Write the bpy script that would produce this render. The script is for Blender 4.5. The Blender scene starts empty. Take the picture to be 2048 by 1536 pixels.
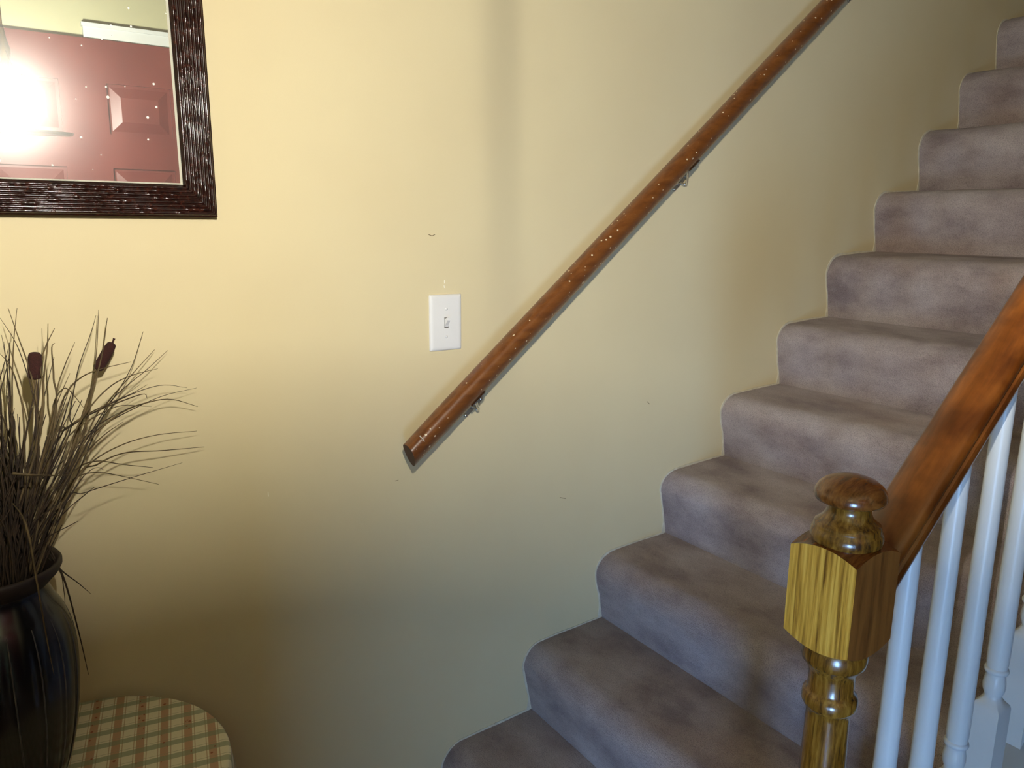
import bpy, math, random
from mathutils import Vector, noise
random.seed(7)
PI = math.pi
OZ = 0.197                       # the hall floor lies 0.197 m below the first tread

# ------------------------------------------------------------------ camera
scene = bpy.context.scene
C = scene.collection
YAW, PITCH, ROLL = 0.5879, -0.2060, 0.0096
CAM = Vector((-1.0643, -1.4741, 1.2566))
cd = bpy.data.cameras.new('camera')
cam = bpy.data.objects.new('camera', cd)
C.objects.link(cam)
scene.camera = cam
cd.sensor_width = 36.0
cd.lens = 36.0 * 1536.07 / 2048.0
cd.clip_start = 0.02
_f = Vector((math.sin(YAW) * math.cos(PITCH), math.cos(YAW) * math.cos(PITCH), math.sin(PITCH)))
_r = Vector((math.cos(YAW), -math.sin(YAW), 0))
_u = _r.cross(_f)
_r2 = math.cos(ROLL) * _r + math.sin(ROLL) * _u
_u2 = -math.sin(ROLL) * _r + math.cos(ROLL) * _u
from mathutils import Matrix
mw = Matrix(((_r2.x, _u2.x, -_f.x, CAM.x), (_r2.y, _u2.y, -_f.y, CAM.y), (_r2.z, _u2.z, -_f.z, CAM.z + OZ), (0, 0, 0, 1)))
cam.matrix_world = mw

# ------------------------------------------------------------------ light and exposure
LAMP_STRENGTH = 29500.0
LAMP_COL = (1.0, 0.96, 0.86)
DAY_POWER = 112.0
DAY_COL = (0.29, 0.54, 1.0)
world = bpy.data.worlds.new('world')
scene.world = world
world.use_nodes = True
world.node_tree.nodes['Background'].inputs['Color'].default_value = (0.45, 0.6, 1.0, 1)
world.node_tree.nodes['Background'].inputs['Strength'].default_value = 0.3
day = bpy.data.lights.new('daylight', 'AREA')
day.shape = 'RECTANGLE'
day.size = 0.56
day.size_y = 0.66
day.energy = DAY_POWER
day.color = DAY_COL
dayo = bpy.data.objects.new('daylight', day)
C.objects.link(dayo)
dayo.location = (-1.70, -2.44, 0.35 + OZ)
dayo.rotation_euler = Vector((0.0, 1.0, 0)).to_track_quat('-Z', 'Z').to_euler()   # shines in through the low window beside the front door
vs = scene.view_settings
vs.view_transform = 'Standard'
vs.look = 'None'
vs.gamma = 1.0
vs.use_curve_mapping = False
vs.exposure = 0.0

# ------------------------------------------------------------------ material helpers
def new_mat(name):
    m = bpy.data.materials.new(name)
    m.use_nodes = True
    nt = m.node_tree
    b = nt.nodes['Principled BSDF']
    return m, nt, b

def N(nt, typ, **kw):
    n = nt.nodes.new(typ)
    for k, v in kw.items():
        if k.startswith('i_'):
            n.inputs[k[2:].replace('_', ' ')].default_value = v
        else:
            setattr(n, k, v)
    return n

def L(nt, a, b):
    nt.links.new(a, b)

def srgb(r, g, b):
    f = lambda c: (c / 255 / 12.92) if c / 255 <= 0.04045 else ((c / 255 + 0.055) / 1.055) ** 2.4
    return (f(r), f(g), f(b), 1)

def ramp(nt, stops):
    r = nt.nodes.new('ShaderNodeValToRGB')
    el = r.color_ramp.elements
    while len(el) < len(stops):
        el.new(0.5)
    for e, (p, c) in zip(el, stops):
        e.position = p
        e.color = c
    return r

def mapping(nt, scale=(1, 1, 1), rot=(0, 0, 0), obj=False):
    if obj:
        tc = N(nt, 'ShaderNodeTexCoord')
        out = tc.outputs['Object']
    else:
        g = N(nt, 'ShaderNodeNewGeometry')
        out = g.outputs['Position']
    mp = N(nt, 'ShaderNodeMapping')
    mp.inputs['Scale'].default_value = scale
    mp.inputs['Rotation'].default_value = rot
    L(nt, out, mp.inputs['Vector'])
    return mp.outputs['Vector']

def bump(nt, b, height, strength=0.3, dist=0.002):
    n = N(nt, 'ShaderNodeBump')
    n.inputs['Strength'].default_value = strength
    n.inputs['Distance'].default_value = dist
    L(nt, height, n.inputs['Height'])
    L(nt, n.outputs['Normal'], b.inputs['Normal'])
    return n

def plain(name, col, rough=0.5, metal=0.0, spec=0.5):
    m, nt, b = new_mat(name)
    b.inputs['Base Color'].default_value = col
    b.inputs['Roughness'].default_value = rough
    b.inputs['Metallic'].default_value = metal
    b.inputs['Specular IOR Level'].default_value = spec
    return m

def paint(name, col, col2, rough=0.55, scale=3.0, bs=0.15):
    m, nt, b = new_mat(name)
    v = mapping(nt)
    n1 = N(nt, 'ShaderNodeTexNoise', i_Scale=scale, i_Detail=4.0)
    L(nt, v, n1.inputs['Vector'])
    r = ramp(nt, [(0.35, col), (0.65, col2)])
    L(nt, n1.outputs['Fac'], r.inputs['Fac'])
    L(nt, r.outputs['Color'], b.inputs['Base Color'])
    n2 = N(nt, 'ShaderNodeTexNoise', i_Scale=420.0, i_Detail=3.0)
    L(nt, v, n2.inputs['Vector'])
    bump(nt, b, n2.outputs['Fac'], bs, 0.0006)
    b.inputs['Roughness'].default_value = rough
    b.inputs['Specular IOR Level'].default_value = 0.3
    return m

def wood(name, dark, mid, light, grain_scale, rot=(0, 0, 0), rough=0.3, speck=None, contrast=(0.3, 0.5, 0.72), blotch=0.0, coat=0.3, bs=0.25):
    """wood with grain along one axis; grain_scale stretches the noise"""
    m, nt, b = new_mat(name)
    v = mapping(nt, grain_scale, rot)
    n1 = N(nt, 'ShaderNodeTexNoise', i_Scale=1.0, i_Detail=6.0, i_Roughness=0.65, i_Distortion=0.35)
    L(nt, v, n1.inputs['Vector'])
    r = ramp(nt, [(contrast[0], dark), (contrast[1], mid), (contrast[2], light)])
    L(nt, n1.outputs['Fac'], r.inputs['Fac'])
    col = r.outputs['Color']
    vp = mapping(nt)
    if blotch > 0:
        n3 = N(nt, 'ShaderNodeTexNoise', i_Scale=22.0, i_Detail=3.0)
        L(nt, vp, n3.inputs['Vector'])
        r3 = ramp(nt, [(0.36, (0.34, 0.24, 0.2, 1)), (0.60, (1, 1, 1, 1))])
        L(nt, n3.outputs['Fac'], r3.inputs['Fac'])
        mx = N(nt, 'ShaderNodeMixRGB', blend_type='MULTIPLY')
        mx.inputs['Fac'].default_value = blotch
        L(nt, col, mx.inputs['Color1'])
        L(nt, r3.outputs['Color'], mx.inputs['Color2'])
        col = mx.outputs['Color']
    if speck:
        sc, th, scol = speck
        vo = N(nt, 'ShaderNodeTexVoronoi', i_Scale=sc)
        L(nt, vp, vo.inputs['Vector'])
        sep = N(nt, 'ShaderNodeSeparateColor')
        L(nt, vo.outputs['Color'], sep.inputs['Color'])
        lt = N(nt, 'ShaderNodeMath', operation='MULTIPLY')
        L(nt, sep.outputs['Red'], lt.inputs[0])
        lt.inputs[1].default_value = th
        cmp = N(nt, 'ShaderNodeMath', operation='LESS_THAN')
        L(nt, vo.outputs['Distance'], cmp.inputs[0])
        sub = N(nt, 'ShaderNodeMath', operation='SUBTRACT')
        L(nt, lt.outputs[0], sub.inputs[0])
        sub.inputs[1].default_value = th * 0.6
        L(nt, sub.outputs[0], cmp.inputs[1])
        mx = N(nt, 'ShaderNodeMixRGB')
        L(nt, cmp.outputs[0], mx.inputs['Fac'])
        L(nt, col, mx.inputs['Color1'])
        mx.inputs['Color2'].default_value = scol
        col = mx.outputs['Color']
    L(nt, col, b.inputs['Base Color'])
    bump(nt, b, n1.outputs['Fac'], bs, 0.0012)
    b.inputs['Roughness'].default_value = rough
    b.inputs['Coat Weight'].default_value = coat
    b.inputs['Coat Roughness'].default_value = 0.18
    return m

M = {}
M['wall'] = paint('wall_paint', srgb(219, 203, 162), srgb(223, 208, 167), 0.62, 2.5, 0.12)
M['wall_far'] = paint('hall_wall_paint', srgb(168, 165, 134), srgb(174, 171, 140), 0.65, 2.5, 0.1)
M['room_wall'] = paint('room_wall_paint', srgb(132, 120, 104), srgb(138, 126, 110), 0.7, 2.5, 0.1)
M['ceiling'] = paint('ceiling_paint', srgb(225, 222, 212), srgb(228, 225, 216), 0.8, 3, 0.1)
M['white'] = paint('white_gloss_paint', srgb(192, 195, 194), srgb(186, 189, 188), 0.32, 9.0, 0.08)
M['caulk'] = paint('caulk', srgb(222, 214, 192), srgb(205, 196, 172), 0.7, 60.0, 0.2)
M['red_door'] = paint('red_door_paint', srgb(92, 36, 32), srgb(102, 42, 36), 0.35, 6.0, 0.1)
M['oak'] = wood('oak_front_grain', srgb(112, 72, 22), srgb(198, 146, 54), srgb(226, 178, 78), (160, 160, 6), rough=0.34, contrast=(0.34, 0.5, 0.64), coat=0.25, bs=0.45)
M['oak_shaded'] = wood('oak_flat_grain_shaded', srgb(70, 38, 14), srgb(118, 72, 30), srgb(138, 88, 38), (50, 50, 5), rough=0.34, contrast=(0.3, 0.5, 0.7), coat=0.25, bs=0.3)  # darker stain; shade of the newel's side faces is put into its colour
M['oak_turned'] = wood('oak_turned', srgb(58, 32, 8), srgb(116, 76, 22), srgb(150, 108, 40), (150, 150, 14), rough=0.24, contrast=(0.33, 0.5, 0.68), coat=0.5, bs=0.3)
M['oak_cap'] = wood('oak_cap', srgb(70, 36, 10), srgb(112, 64, 24), srgb(134, 82, 34), (40, 200, 90), rough=0.22, contrast=(0.3, 0.5, 0.7), coat=0.5, bs=0.2)
M['rail'] = wood('banister_rail_wood', srgb(86, 44, 12), srgb(112, 60, 18), srgb(130, 74, 26), (10, 70, 10), (0, 0.74, 0), 0.3, blotch=0.7, coat=0.35, bs=0.1)
M['wall_rail'] = wood('wall_rail_wood', srgb(92, 50, 18), srgb(116, 66, 26), srgb(132, 80, 36), (5, 90, 60), (0, 0.69, 0), 0.34, speck=(95.0, 0.62, srgb(228, 206, 170)), coat=0.3, bs=0.1)
M['end_grain'] = plain('rail_end_grain', srgb(74, 48, 34), 0.7)
M['chrome'] = plain('bracket_metal', (0.75, 0.73, 0.7, 1), 0.18, 1.0)
M['brass'] = plain('lantern_metal', (0.35, 0.25, 0.1, 1), 0.35, 1.0)
M['plastic'] = plain('switch_plastic', srgb(232, 230, 226), 0.35)
M['slot'] = plain('switch_slot', srgb(120, 116, 108), 0.6)
M['scuff_dark'] = plain('scuff_dark', srgb(120, 102, 74), 0.8)
M['scuff_light'] = plain('scuff_light', srgb(250, 244, 224), 0.7)
M['cattail'] = None
M['floor'] = wood('hall_floor_wood', srgb(84, 56, 32), srgb(112, 78, 46), srgb(130, 94, 58), (3, 40, 40), rough=0.35, coat=0.2, bs=0.05)

# dark reeded frame
m, nt, b = new_mat('frame_espresso')
v = mapping(nt, (1, 1, 1))
n1 = N(nt, 'ShaderNodeTexNoise', i_Scale=160.0, i_Detail=3.0)
L(nt, v, n1.inputs['Vector'])
r = ramp(nt, [(0.35, srgb(24, 11, 9)), (0.6, srgb(44, 19, 14)), (0.74, srgb(66, 32, 22))])
L(nt, n1.outputs['Fac'], r.inputs['Fac'])
L(nt, r.outputs['Color'], b.inputs['Base Color'])
bump(nt, b, n1.outputs['Fac'], 0.08, 0.0006)
b.inputs['Roughness'].default_value = 0.22
b.inputs['Coat Weight'].default_value = 0.08
b.inputs['Specular IOR Level'].default_value = 0.4
M['frame'] = m

# mirror glass: silvered, a thin dusty film that scatters, dust specks
m = bpy.data.materials.new('mirror_glass')
m.use_nodes = True
nt = m.node_tree
nt.nodes.clear()
out = N(nt, 'ShaderNodeOutputMaterial')
g1 = N(nt, 'ShaderNodeBsdfGlossy')
g1.inputs['Color'].default_value = (0.86, 0.9, 0.86, 1)
g1.inputs['Roughness'].default_value = 0.0
g2 = N(nt, 'ShaderNodeBsdfGlossy')
g2.inputs['Color'].default_value = (0.95, 0.93, 0.88, 1)
g2.inputs['Roughness'].default_value = 0.22
mix1 = N(nt, 'ShaderNodeMixShader')
mix1.inputs[0].default_value = 0.023
L(nt, g1.outputs[0], mix1.inputs[1])
L(nt, g2.outputs[0], mix1.inputs[2])
df = N(nt, 'ShaderNodeBsdfDiffuse')
df.inputs['Color'].default_value = (0.95, 0.93, 0.88, 1)
v = mapping(nt)
vo = N(nt, 'ShaderNodeTexVoronoi', i_Scale=70.0)
L(nt, v, vo.inputs['Vector'])
sep = N(nt, 'ShaderNodeSeparateColor')
L(nt, vo.outputs['Color'], sep.inputs['Color'])
ma = N(nt, 'ShaderNodeMath', operation='MULTIPLY_ADD')
L(nt, sep.outputs['Red'], ma.inputs[0])
ma.inputs[1].default_value = 0.5
ma.inputs[2].default_value = -0.31
lt = N(nt, 'ShaderNodeMath', operation='LESS_THAN')
L(nt, vo.outputs['Distance'], lt.inputs[0])
L(nt, ma.outputs[0], lt.inputs[1])
add = N(nt, 'ShaderNodeMath', operation='MULTIPLY_ADD')
L(nt, lt.outputs[0], add.inputs[0])
add.inputs[1].default_value = 0.85
add.inputs[2].default_value = 0.05
mix2 = N(nt, 'ShaderNodeMixShader')
L(nt, add.outputs[0], mix2.inputs[0])
L(nt, mix1.outputs[0], mix2.inputs[1])
L(nt, df.outputs[0], mix2.inputs[2])
L(nt, mix2.outputs[0], out.inputs['Surface'])
M['mirror'] = m
M['lip'] = plain('pale_inner_lip', srgb(236, 232, 218), 0.3)
M['bevel'] = plain('mirror_edge', (0.9, 0.92, 0.88, 1), 0.08, 1.0)

# carpet
def carpet():
    m, nt, b = new_mat('cut_pile_carpet')
    v = mapping(nt)
    big = N(nt, 'ShaderNodeTexNoise', i_Scale=7.0, i_Detail=4.0, i_Roughness=0.6)
    L(nt, mapping(nt, (1.2, 0.75, 1.3)), big.inputs['Vector'])
    r = ramp(nt, [(0.30, srgb(146, 129, 130)), (0.47, srgb(180, 165, 164)), (0.68, srgb(206, 194, 193))])
    L(nt, big.outputs['Fac'], r.inputs['Fac'])
    fib = N(nt, 'ShaderNodeTexNoise', i_Scale=520.0, i_Detail=2.0, i_Roughness=0.7)
    L(nt, v, fib.inputs['Vector'])
    r2 = ramp(nt, [(0.30, (0.50, 0.48, 0.49, 1)), (0.5, (0.95, 0.94, 0.94, 1)), (0.72, (1.2, 1.18, 1.17, 1))])
    L(nt, fib.outputs['Fac'], r2.inputs['Fac'])
    mx = N(nt, 'ShaderNodeMixRGB', blend_type='MULTIPLY')
    mx.inputs['Fac'].default_value = 1.0
    L(nt, r.outputs['Color'], mx.inputs['Color1'])
    L(nt, r2.outputs['Color'], mx.inputs['Color2'])
    # worn reddish-brown traffic stains
    st = N(nt, 'ShaderNodeTexNoise', i_Scale=3.1, i_Detail=2.0)
    L(nt, mapping(nt, (1.3, 1.0, 1.3)), st.inputs['Vector'])
    r3 = ramp(nt, [(0.52, (1, 1, 1, 1)), (0.72, (0.86, 0.74, 0.64, 1))])
    L(nt, st.outputs['Fac'], r3.inputs['Fac'])
    mx2 = N(nt, 'ShaderNodeMixRGB', blend_type='MULTIPLY')
    mx2.inputs['Fac'].default_value = 0.8
    L(nt, mx.outputs['Color'], mx2.inputs['Color1'])
    L(nt, r3.outputs['Color'], mx2.inputs['Color2'])
    L(nt, mx2.outputs['Color'], b.inputs['Base Color'])
    row = N(nt, 'ShaderNodeTexNoise', i_Scale=1.0, i_Detail=2.0)
    L(nt, mapping(nt, (330, 14, 330)), row.inputs['Vector'])
    a0 = N(nt, 'ShaderNodeMath', operation='MULTIPLY_ADD')
    L(nt, row.outputs['Fac'], a0.inputs[0])
    a0.inputs[1].default_value = 0.45
    L(nt, fib.outputs['Fac'], a0.inputs[2])
    ad = N(nt, 'ShaderNodeMath', operation='MULTIPLY_ADD')
    L(nt, big.outputs['Fac'], ad.inputs[0])
    ad.inputs[1].default_value = 0.8
    L(nt, a0.outputs[0], ad.inputs[2])
    bump(nt, b, ad.outputs[0], 0.9, 0.005)
    b.inputs['Roughness'].default_value = 0.95
    b.inputs['Specular IOR Level'].default_value = 0.08
    b.inputs['Sheen Weight'].default_value = 0.25
    b.inputs['Sheen Roughness'].default_value = 0.5
    return m
M['carpet'] = carpet()

# plaid cloth: pale rectangles between sage cross stripes and faded orange stripes
def plaid():
    m, nt, b = new_mat('plaid_tablecloth')
    v = mapping(nt, (1 / 0.0370, 1 / 0.0360, 1), (0, 0, math.radians(10)))
    sep = N(nt, 'ShaderNodeSeparateXYZ')
    L(nt, v, sep.inputs[0])
    def fr(o, off):
        a = N(nt, 'ShaderNodeMath', operation='ADD')
        L(nt, o, a.inputs[0])
        a.inputs[1].default_value = off
        f = N(nt, 'ShaderNodeMath', operation='FRACT')
        L(nt, a.outputs[0], f.inputs[0])
        return f.outputs[0]
    u = fr(sep.outputs['X'], 0.15)
    w = fr(sep.outputs['Y'], 0.1)
    def band(o, lo, hi):
        a = N(nt, 'ShaderNodeMath', operation='GREATER_THAN')
        L(nt, o, a.inputs[0])
        a.inputs[1].default_value = lo
        c = N(nt, 'ShaderNodeMath', operation='LESS_THAN')
        L(nt, o, c.inputs[0])
        c.inputs[1].default_value = hi
        p = N(nt, 'ShaderNodeMath', operation='MULTIPLY')
        L(nt, a.outputs[0], p.inputs[0])
        L(nt, c.outputs[0], p.inputs[1])
        return p.outputs[0]
    col = None
    def over(prev, mask, c, fac=1.0):
        mx = N(nt, 'ShaderNodeMixRGB')
        mm = N(nt, 'ShaderNodeMath', operation='MULTIPLY')
        L(nt, mask, mm.inputs[0])
        mm.inputs[1].default_value = fac
        L(nt, mm.outputs[0], mx.inputs['Fac'])
        if prev is None:
            mx.inputs['Color1'].default_value = srgb(222, 216, 192)
        else:
            L(nt, prev, mx.inputs['Color1'])
        mx.inputs['Color2'].default_value = c
        return mx.outputs['Color']
    col = over(col, band(u, 0.66, 1.0), srgb(182, 142, 114), 0.9)       # orange stripes
    col = over(col, band(u, 0.08, 0.12), srgb(176, 150, 118), 0.8)
    col = over(col, band(u, 0.55, 0.59), srgb(176, 150, 118), 0.8)
    col = over(col, band(w, 0.62, 0.98), srgb(140, 148, 122), 0.75)     # sage stripes
    col = over(col, band(w, 0.10, 0.13), srgb(150, 152, 126), 0.7)
    vo = N(nt, 'ShaderNodeTexVoronoi', i_Scale=85.0)
    L(nt, mapping(nt), vo.inputs['Vector'])
    dots = N(nt, 'ShaderNodeMath', operation='LESS_THAN')
    L(nt, vo.outputs['Distance'], dots.inputs[0])
    dots.inputs[1].default_value = 0.2
    dm = N(nt, 'ShaderNodeMath', operation='MULTIPLY')
    L(nt, dots.outputs[0], dm.inputs[0])
    L(nt, band(u, 0.70, 0.96), dm.inputs[1])
    col = over(col, dm.outputs[0], srgb(140, 70, 58), 0.8)              # small printed berries
    L(nt, col, b.inputs['Base Color'])
    n = N(nt, 'ShaderNodeTexNoise', i_Scale=900.0)
    L(nt, mapping(nt), n.inputs['Vector'])
    bump(nt, b, n.outputs['Fac'], 0.25, 0.0006)
    b.inputs['Roughness'].default_value = 0.85
    return m
M['plaid'] = plaid()

def noisy(name, c1, c2, scale, rough, bs=0.3, coat=0.0):
    m, nt, b = new_mat(name)
    n1 = N(nt, 'ShaderNodeTexNoise', i_Scale=scale, i_Detail=3.0)
    L(nt, mapping(nt), n1.inputs['Vector'])
    r = ramp(nt, [(0.35, c1), (0.65, c2)])
    L(nt, n1.outputs['Fac'], r.inputs['Fac'])
    L(nt, r.outputs['Color'], b.inputs['Base Color'])
    bump(nt, b, n1.outputs['Fac'], bs, 0.001)
    b.inputs['Roughness'].default_value = rough
    b.inputs['Coat Weight'].default_value = coat
    return m
M['grass'] = noisy('dried_grass', srgb(70, 56, 34), srgb(104, 86, 54), 40.0, 0.75)
M['grass_dark'] = noisy('dark_dried_grass', srgb(44, 34, 26), srgb(66, 50, 34), 40.0, 0.8)
M['cattail'] = noisy('cattail_brown', srgb(44, 18, 14), srgb(62, 26, 20), 600.0, 0.95, 0.8)
M['vase'] = noisy('navy_glaze', srgb(8, 9, 18), srgb(12, 13, 25), 30.0, 0.24, 0.05, 0.15)
M['vase_rib'] = noisy('vase_rib', srgb(60, 58, 60), srgb(84, 80, 80), 60.0, 0.5, 0.1)
M['vase_in'] = plain('vase_inside', srgb(30, 16, 14), 0.6)
M['table_wood'] = wood('side_table_wood', srgb(60, 34, 16), srgb(88, 52, 26), srgb(110, 68, 36), (60, 60, 6), rough=0.4)

# emitters: only the lamp filament and the sky outside
m = bpy.data.materials.new('lamp_filament')
m.use_nodes = True
nt = m.node_tree
nt.nodes.clear()
e = N(nt, 'ShaderNodeEmission')
e.inputs['Color'].default_value = (*LAMP_COL, 1)
e.inputs['Strength'].default_value = LAMP_STRENGTH
L(nt, e.outputs[0], N(nt, 'ShaderNodeOutputMaterial').inputs['Surface'])
M['filament'] = m
m = bpy.data.materials.new('clear_glass')
m.use_nodes = True
nt = m.node_tree
nt.nodes.clear()
tr_ = N(nt, 'ShaderNodeBsdfTransparent')
gl_ = N(nt, 'ShaderNodeBsdfGlossy')
gl_.inputs['Roughness'].default_value = 0.02
mx_ = N(nt, 'ShaderNodeMixShader')
mx_.inputs[0].default_value = 0.07
L(nt, tr_.outputs[0], mx_.inputs[1])
L(nt, gl_.outputs[0], mx_.inputs[2])
L(nt, mx_.outputs[0], N(nt, 'ShaderNodeOutputMaterial').inputs['Surface'])
M['glass'] = m

# ------------------------------------------------------------------ object helpers
def empty(name, loc, label=None, cat=None, group=None, kind=None):
    o = bpy.data.objects.new(name, None)
    C.objects.link(o)
    o.location = (loc[0], loc[1], loc[2] + OZ)
    o.empty_display_size = 0.05
    tag(o, label, cat, group, kind)
    return o

def tag(o, label=None, cat=None, group=None, kind=None):
    if label: o['label'] = label
    if cat: o['category'] = cat
    if group: o['group'] = group
    if kind: o['kind'] = kind
    return o

def worldloc(o):
    v = Vector((0, 0, 0))
    while o:
        v += o.location
        o = o.parent
    return v

def mk(name, verts, faces, mat, parent=None, smooth=False, origin=None, mats=None, fmat=None, sharp=None):
    """verts in scene coordinates (first tread at z = 0)"""
    vv = [Vector((v[0], v[1], v[2] + OZ)) for v in verts]
    if origin is None:
        xs = [v.x for v in vv]; ys = [v.y for v in vv]; zs = [v.z for v in vv]
        og = Vector(((min(xs) + max(xs)) / 2, (min(ys) + max(ys)) / 2, min(zs)))
    else:
        og = Vector((origin[0], origin[1], origin[2] + OZ))
    me = bpy.data.meshes.new(name)
    me.from_pydata([tuple(v - og) for v in vv], [], faces)
    me.update()
    for mm in (mats or [mat]):
        me.materials.append(mm)
    if fmat:
        for p, i in zip(me.polygons, fmat):
            p.material_index = i
    import bmesh
    bm = bmesh.new()
    bm.from_mesh(me)
    bmesh.ops.recalc_face_normals(bm, faces=bm.faces)
    if smooth:
        for f in bm.faces: f.smooth = True
        if sharp is not None:
            for ed in bm.edges:
                if len(ed.link_faces) == 2 and ed.calc_face_angle(0) > sharp:
                    ed.smooth = False
    bm.to_mesh(me)
    bm.free()
    o = bpy.data.objects.new(name, me)
    C.objects.link(o)
    if parent:
        o.parent = parent
        o.location = og - worldloc(parent)
    else:
        o.location = og
    return o

def box(x0, x1, y0, y1, z0, z1):
    v = [(x, y, z) for z in (z0, z1) for y in (y0, y1) for x in (x0, x1)]
    f = [(0, 2, 3, 1), (4, 5, 7, 6), (0, 1, 5, 4), (2, 6, 7, 3), (0, 4, 6, 2), (1, 3, 7, 5)]
    return v, f

def merge(*parts):
    V, F = [], []
    for v, f in parts:
        o = len(V)
        V += list(v)
        F += [tuple(i + o for i in q) for q in f]
    return V, F

def prism_y(poly, y0, y1):
    """poly of (x,z) extruded from y0 to y1"""
    n = len(poly)
    v = [(x, y0, z) for x, z in poly] + [(x, y1, z) for x, z in poly]
    f = [tuple(range(n)), tuple(range(2 * n - 1, n - 1, -1))]
    f += [(i, (i + 1) % n, (i + 1) % n + n, i + n) for i in range(n)]
    return v, f

def lathe(prof, cx, cy, n=48, close=True, squash=None):
    v, f = [], []
    for r, z in prof:
        for i in range(n):
            a = 2 * PI * i / n
            v.append((cx + r * math.cos(a), cy + r * math.sin(a), z))
    for k in range(len(prof) - 1):
        for i in range(n):
            j = (i + 1) % n
            f.append((k * n + i, k * n + j, (k + 1) * n + j, (k + 1) * n + i))
    if close:
        f.append(tuple(range(n - 1, -1, -1)))
        f.append(tuple((len(prof) - 1) * n + i for i in range(n)))
    return v, f

def tube(pts, radii, n=6, cap=True, flat=1.0):
    pts = [Vector(p) for p in pts]
    v, f = [], []
    ref = Vector((0.3, 1, 0.2)).normalized()
    for k, p in enumerate(pts):
        d = (pts[min(k + 1, len(pts) - 1)] - pts[max(k - 1, 0)]).normalized()
        a = d.cross(ref)
        if a.length < 1e-4: a = d.cross(Vector((1, 0, 0)))
        a.normalize()
        b_ = d.cross(a).normalized()
        r = radii[k] if hasattr(radii, '__len__') else radii
        for i in range(n):
            t = 2 * PI * i / n
            v.append(tuple(p + a * (r * math.cos(t)) + b_ * (r * flat * math.sin(t))))
    for k in range(len(pts) - 1):
        for i in range(n):
            j = (i + 1) % n
            f.append((k * n + i, k * n + j, (k + 1) * n + j, (k + 1) * n + i))
    if cap:
        f.append(tuple(range(n - 1, -1, -1)))
        f.append(tuple((len(pts) - 1) * n + i for i in range(n)))
    return v, f

def smooth_path(pts, n):
    """Catmull-Rom through the points"""
    P = [Vector(p) for p in pts]
    P = [2 * P[0] - P[1]] + P + [2 * P[-1] - P[-2]]
    out = []
    segs = len(P) - 3
    for k in range(n + 1):
        t = k / n * segs
        i = min(int(t), segs - 1)
        u = t - i
        a, b_, c, d = P[i:i + 4]
        out.append(0.5 * ((2 * b_) + (c - a) * u + (2 * a - 5 * b_ + 4 * c - d) * u * u + (3 * b_ - a - 3 * c + d) * u ** 3))
    return out

def pix(u, w, y):
    """point of the place seen at photo pixel (u,w) that lies in the plane at distance y from the stair wall"""
    d = _r2 * ((u - 1024) / 1536.07) - _u2 * ((w - 768) / 1536.07) + _f
    t = (y - CAM.y) / d.y
    return CAM + d * t

# ------------------------------------------------------------------ the stair profile (measured treads and risers)
crease = [(-0.252, -0.197), (-0.0115, 0.004), (0.222, 0.1994), (0.4494, 0.3960), (0.6782, 0.5888), (0.9079, 0.7813), (1.1232, 0.9761),
          (1.3484, 1.1776), (1.5679, 1.3757), (1.7786, 1.5833), (1.9837, 1.7874), (2.194, 1.988), (2.404, 2.188), (2.614, 2.388)]
def step_profile(k):
    x0, z0 = crease[k]
    x1, z1 = crease[k + 1]
    h = z1 - z0
    random.seed(50 + k)
    j = lambda s: random.uniform(-s, s)
    p = [(x0, z0), (x0 - 0.007, z0 + 0.035), (x0 - 0.014 + j(.002), z0 + 0.07), (x0 - 0.022 + j(.002), z0 + 0.105), (x0 - 0.0275, z0 + 0.132)]
    nx = x0 - 0.0275
    nz = z0 + 0.132
    R = h - 0.132 - 0.008
    rx = 0.060 + j(.004)
    for i in range(1, 9):
        a = i / 8 * PI / 2
        p.append((nx + rx * (1 - math.cos(a)), nz + R * math.sin(a)))
    ex = p[-1][0]
    ez = p[-1][1]
    for t in (0.25, 0.5, 0.75, 0.93):
        p.append((ex + (x1 - ex) * t, ez + (z1 - ez) * t + 0.001 * math.sin(t * PI)))
    p.append((x1, z1))
    return p
profs = [step_profile(k) for k in range(len(crease) - 1)]
Y_IN = -0.945      # inner face of the white stringer

# ------------------------------------------------------------------ the setting
XL, XR, YF, ZC = -3.0, 4.6, -2.30, 4.6
XO, YR = 0.10, -5.5      # the hall wall ends at XO; a large unlit room opens to the right of the stairs
FL = -0.197
def struct(o):
    o['kind'] = 'structure'
    return o
v, f = box(XL - .1, XR + .1, YR - .12, 0.1, FL - 0.1, FL)
struct(mk('floor', v, f, M['floor']))
v, f = box(XL - .1, XR + .1, YR - .12, 0.1, ZC, ZC + 0.1)
struct(mk('ceiling', v, f, M['ceiling']))
v, f = box(XL - .1, XR + .1, 0.0, 0.1, FL, ZC)
wall_back = struct(mk('wall_back', v, f, M['wall']))
v, f = box(XL - .1, XL, YF, 0.0, FL, ZC)
struct(mk('wall_left', v, f, M['wall_far']))
v, f = box(XR, XR + .1, YR, 0.0, FL, ZC)
struct(mk('wall_right', v, f, M['room_wall']))
# wall behind the camera with the low window beside the front door
WX0, WX1, WZ0, WZ1 = -1.98, -1.42, 0.02, 0.68
v, f = merge(box(XL - .1, WX0, YF - .12, YF, FL, ZC), box(WX1, XO, YF - .12, YF, FL, ZC),
             box(WX0, WX1, YF - .12, YF, FL, WZ0), box(WX0, WX1, YF - .12, YF, WZ1, ZC))
wall_front = struct(mk('wall_front', v, f, M['wall_far']))
v, f = box(XO - .12, XR, YR - .12, YR, FL, ZC)
struct(mk('wall_far', v, f, M['room_wall']))
v, f = box(XO - .12, XO, YR, YF - .12, FL, ZC)
struct(mk('wall_side', v, f, M['room_wall']))
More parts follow.
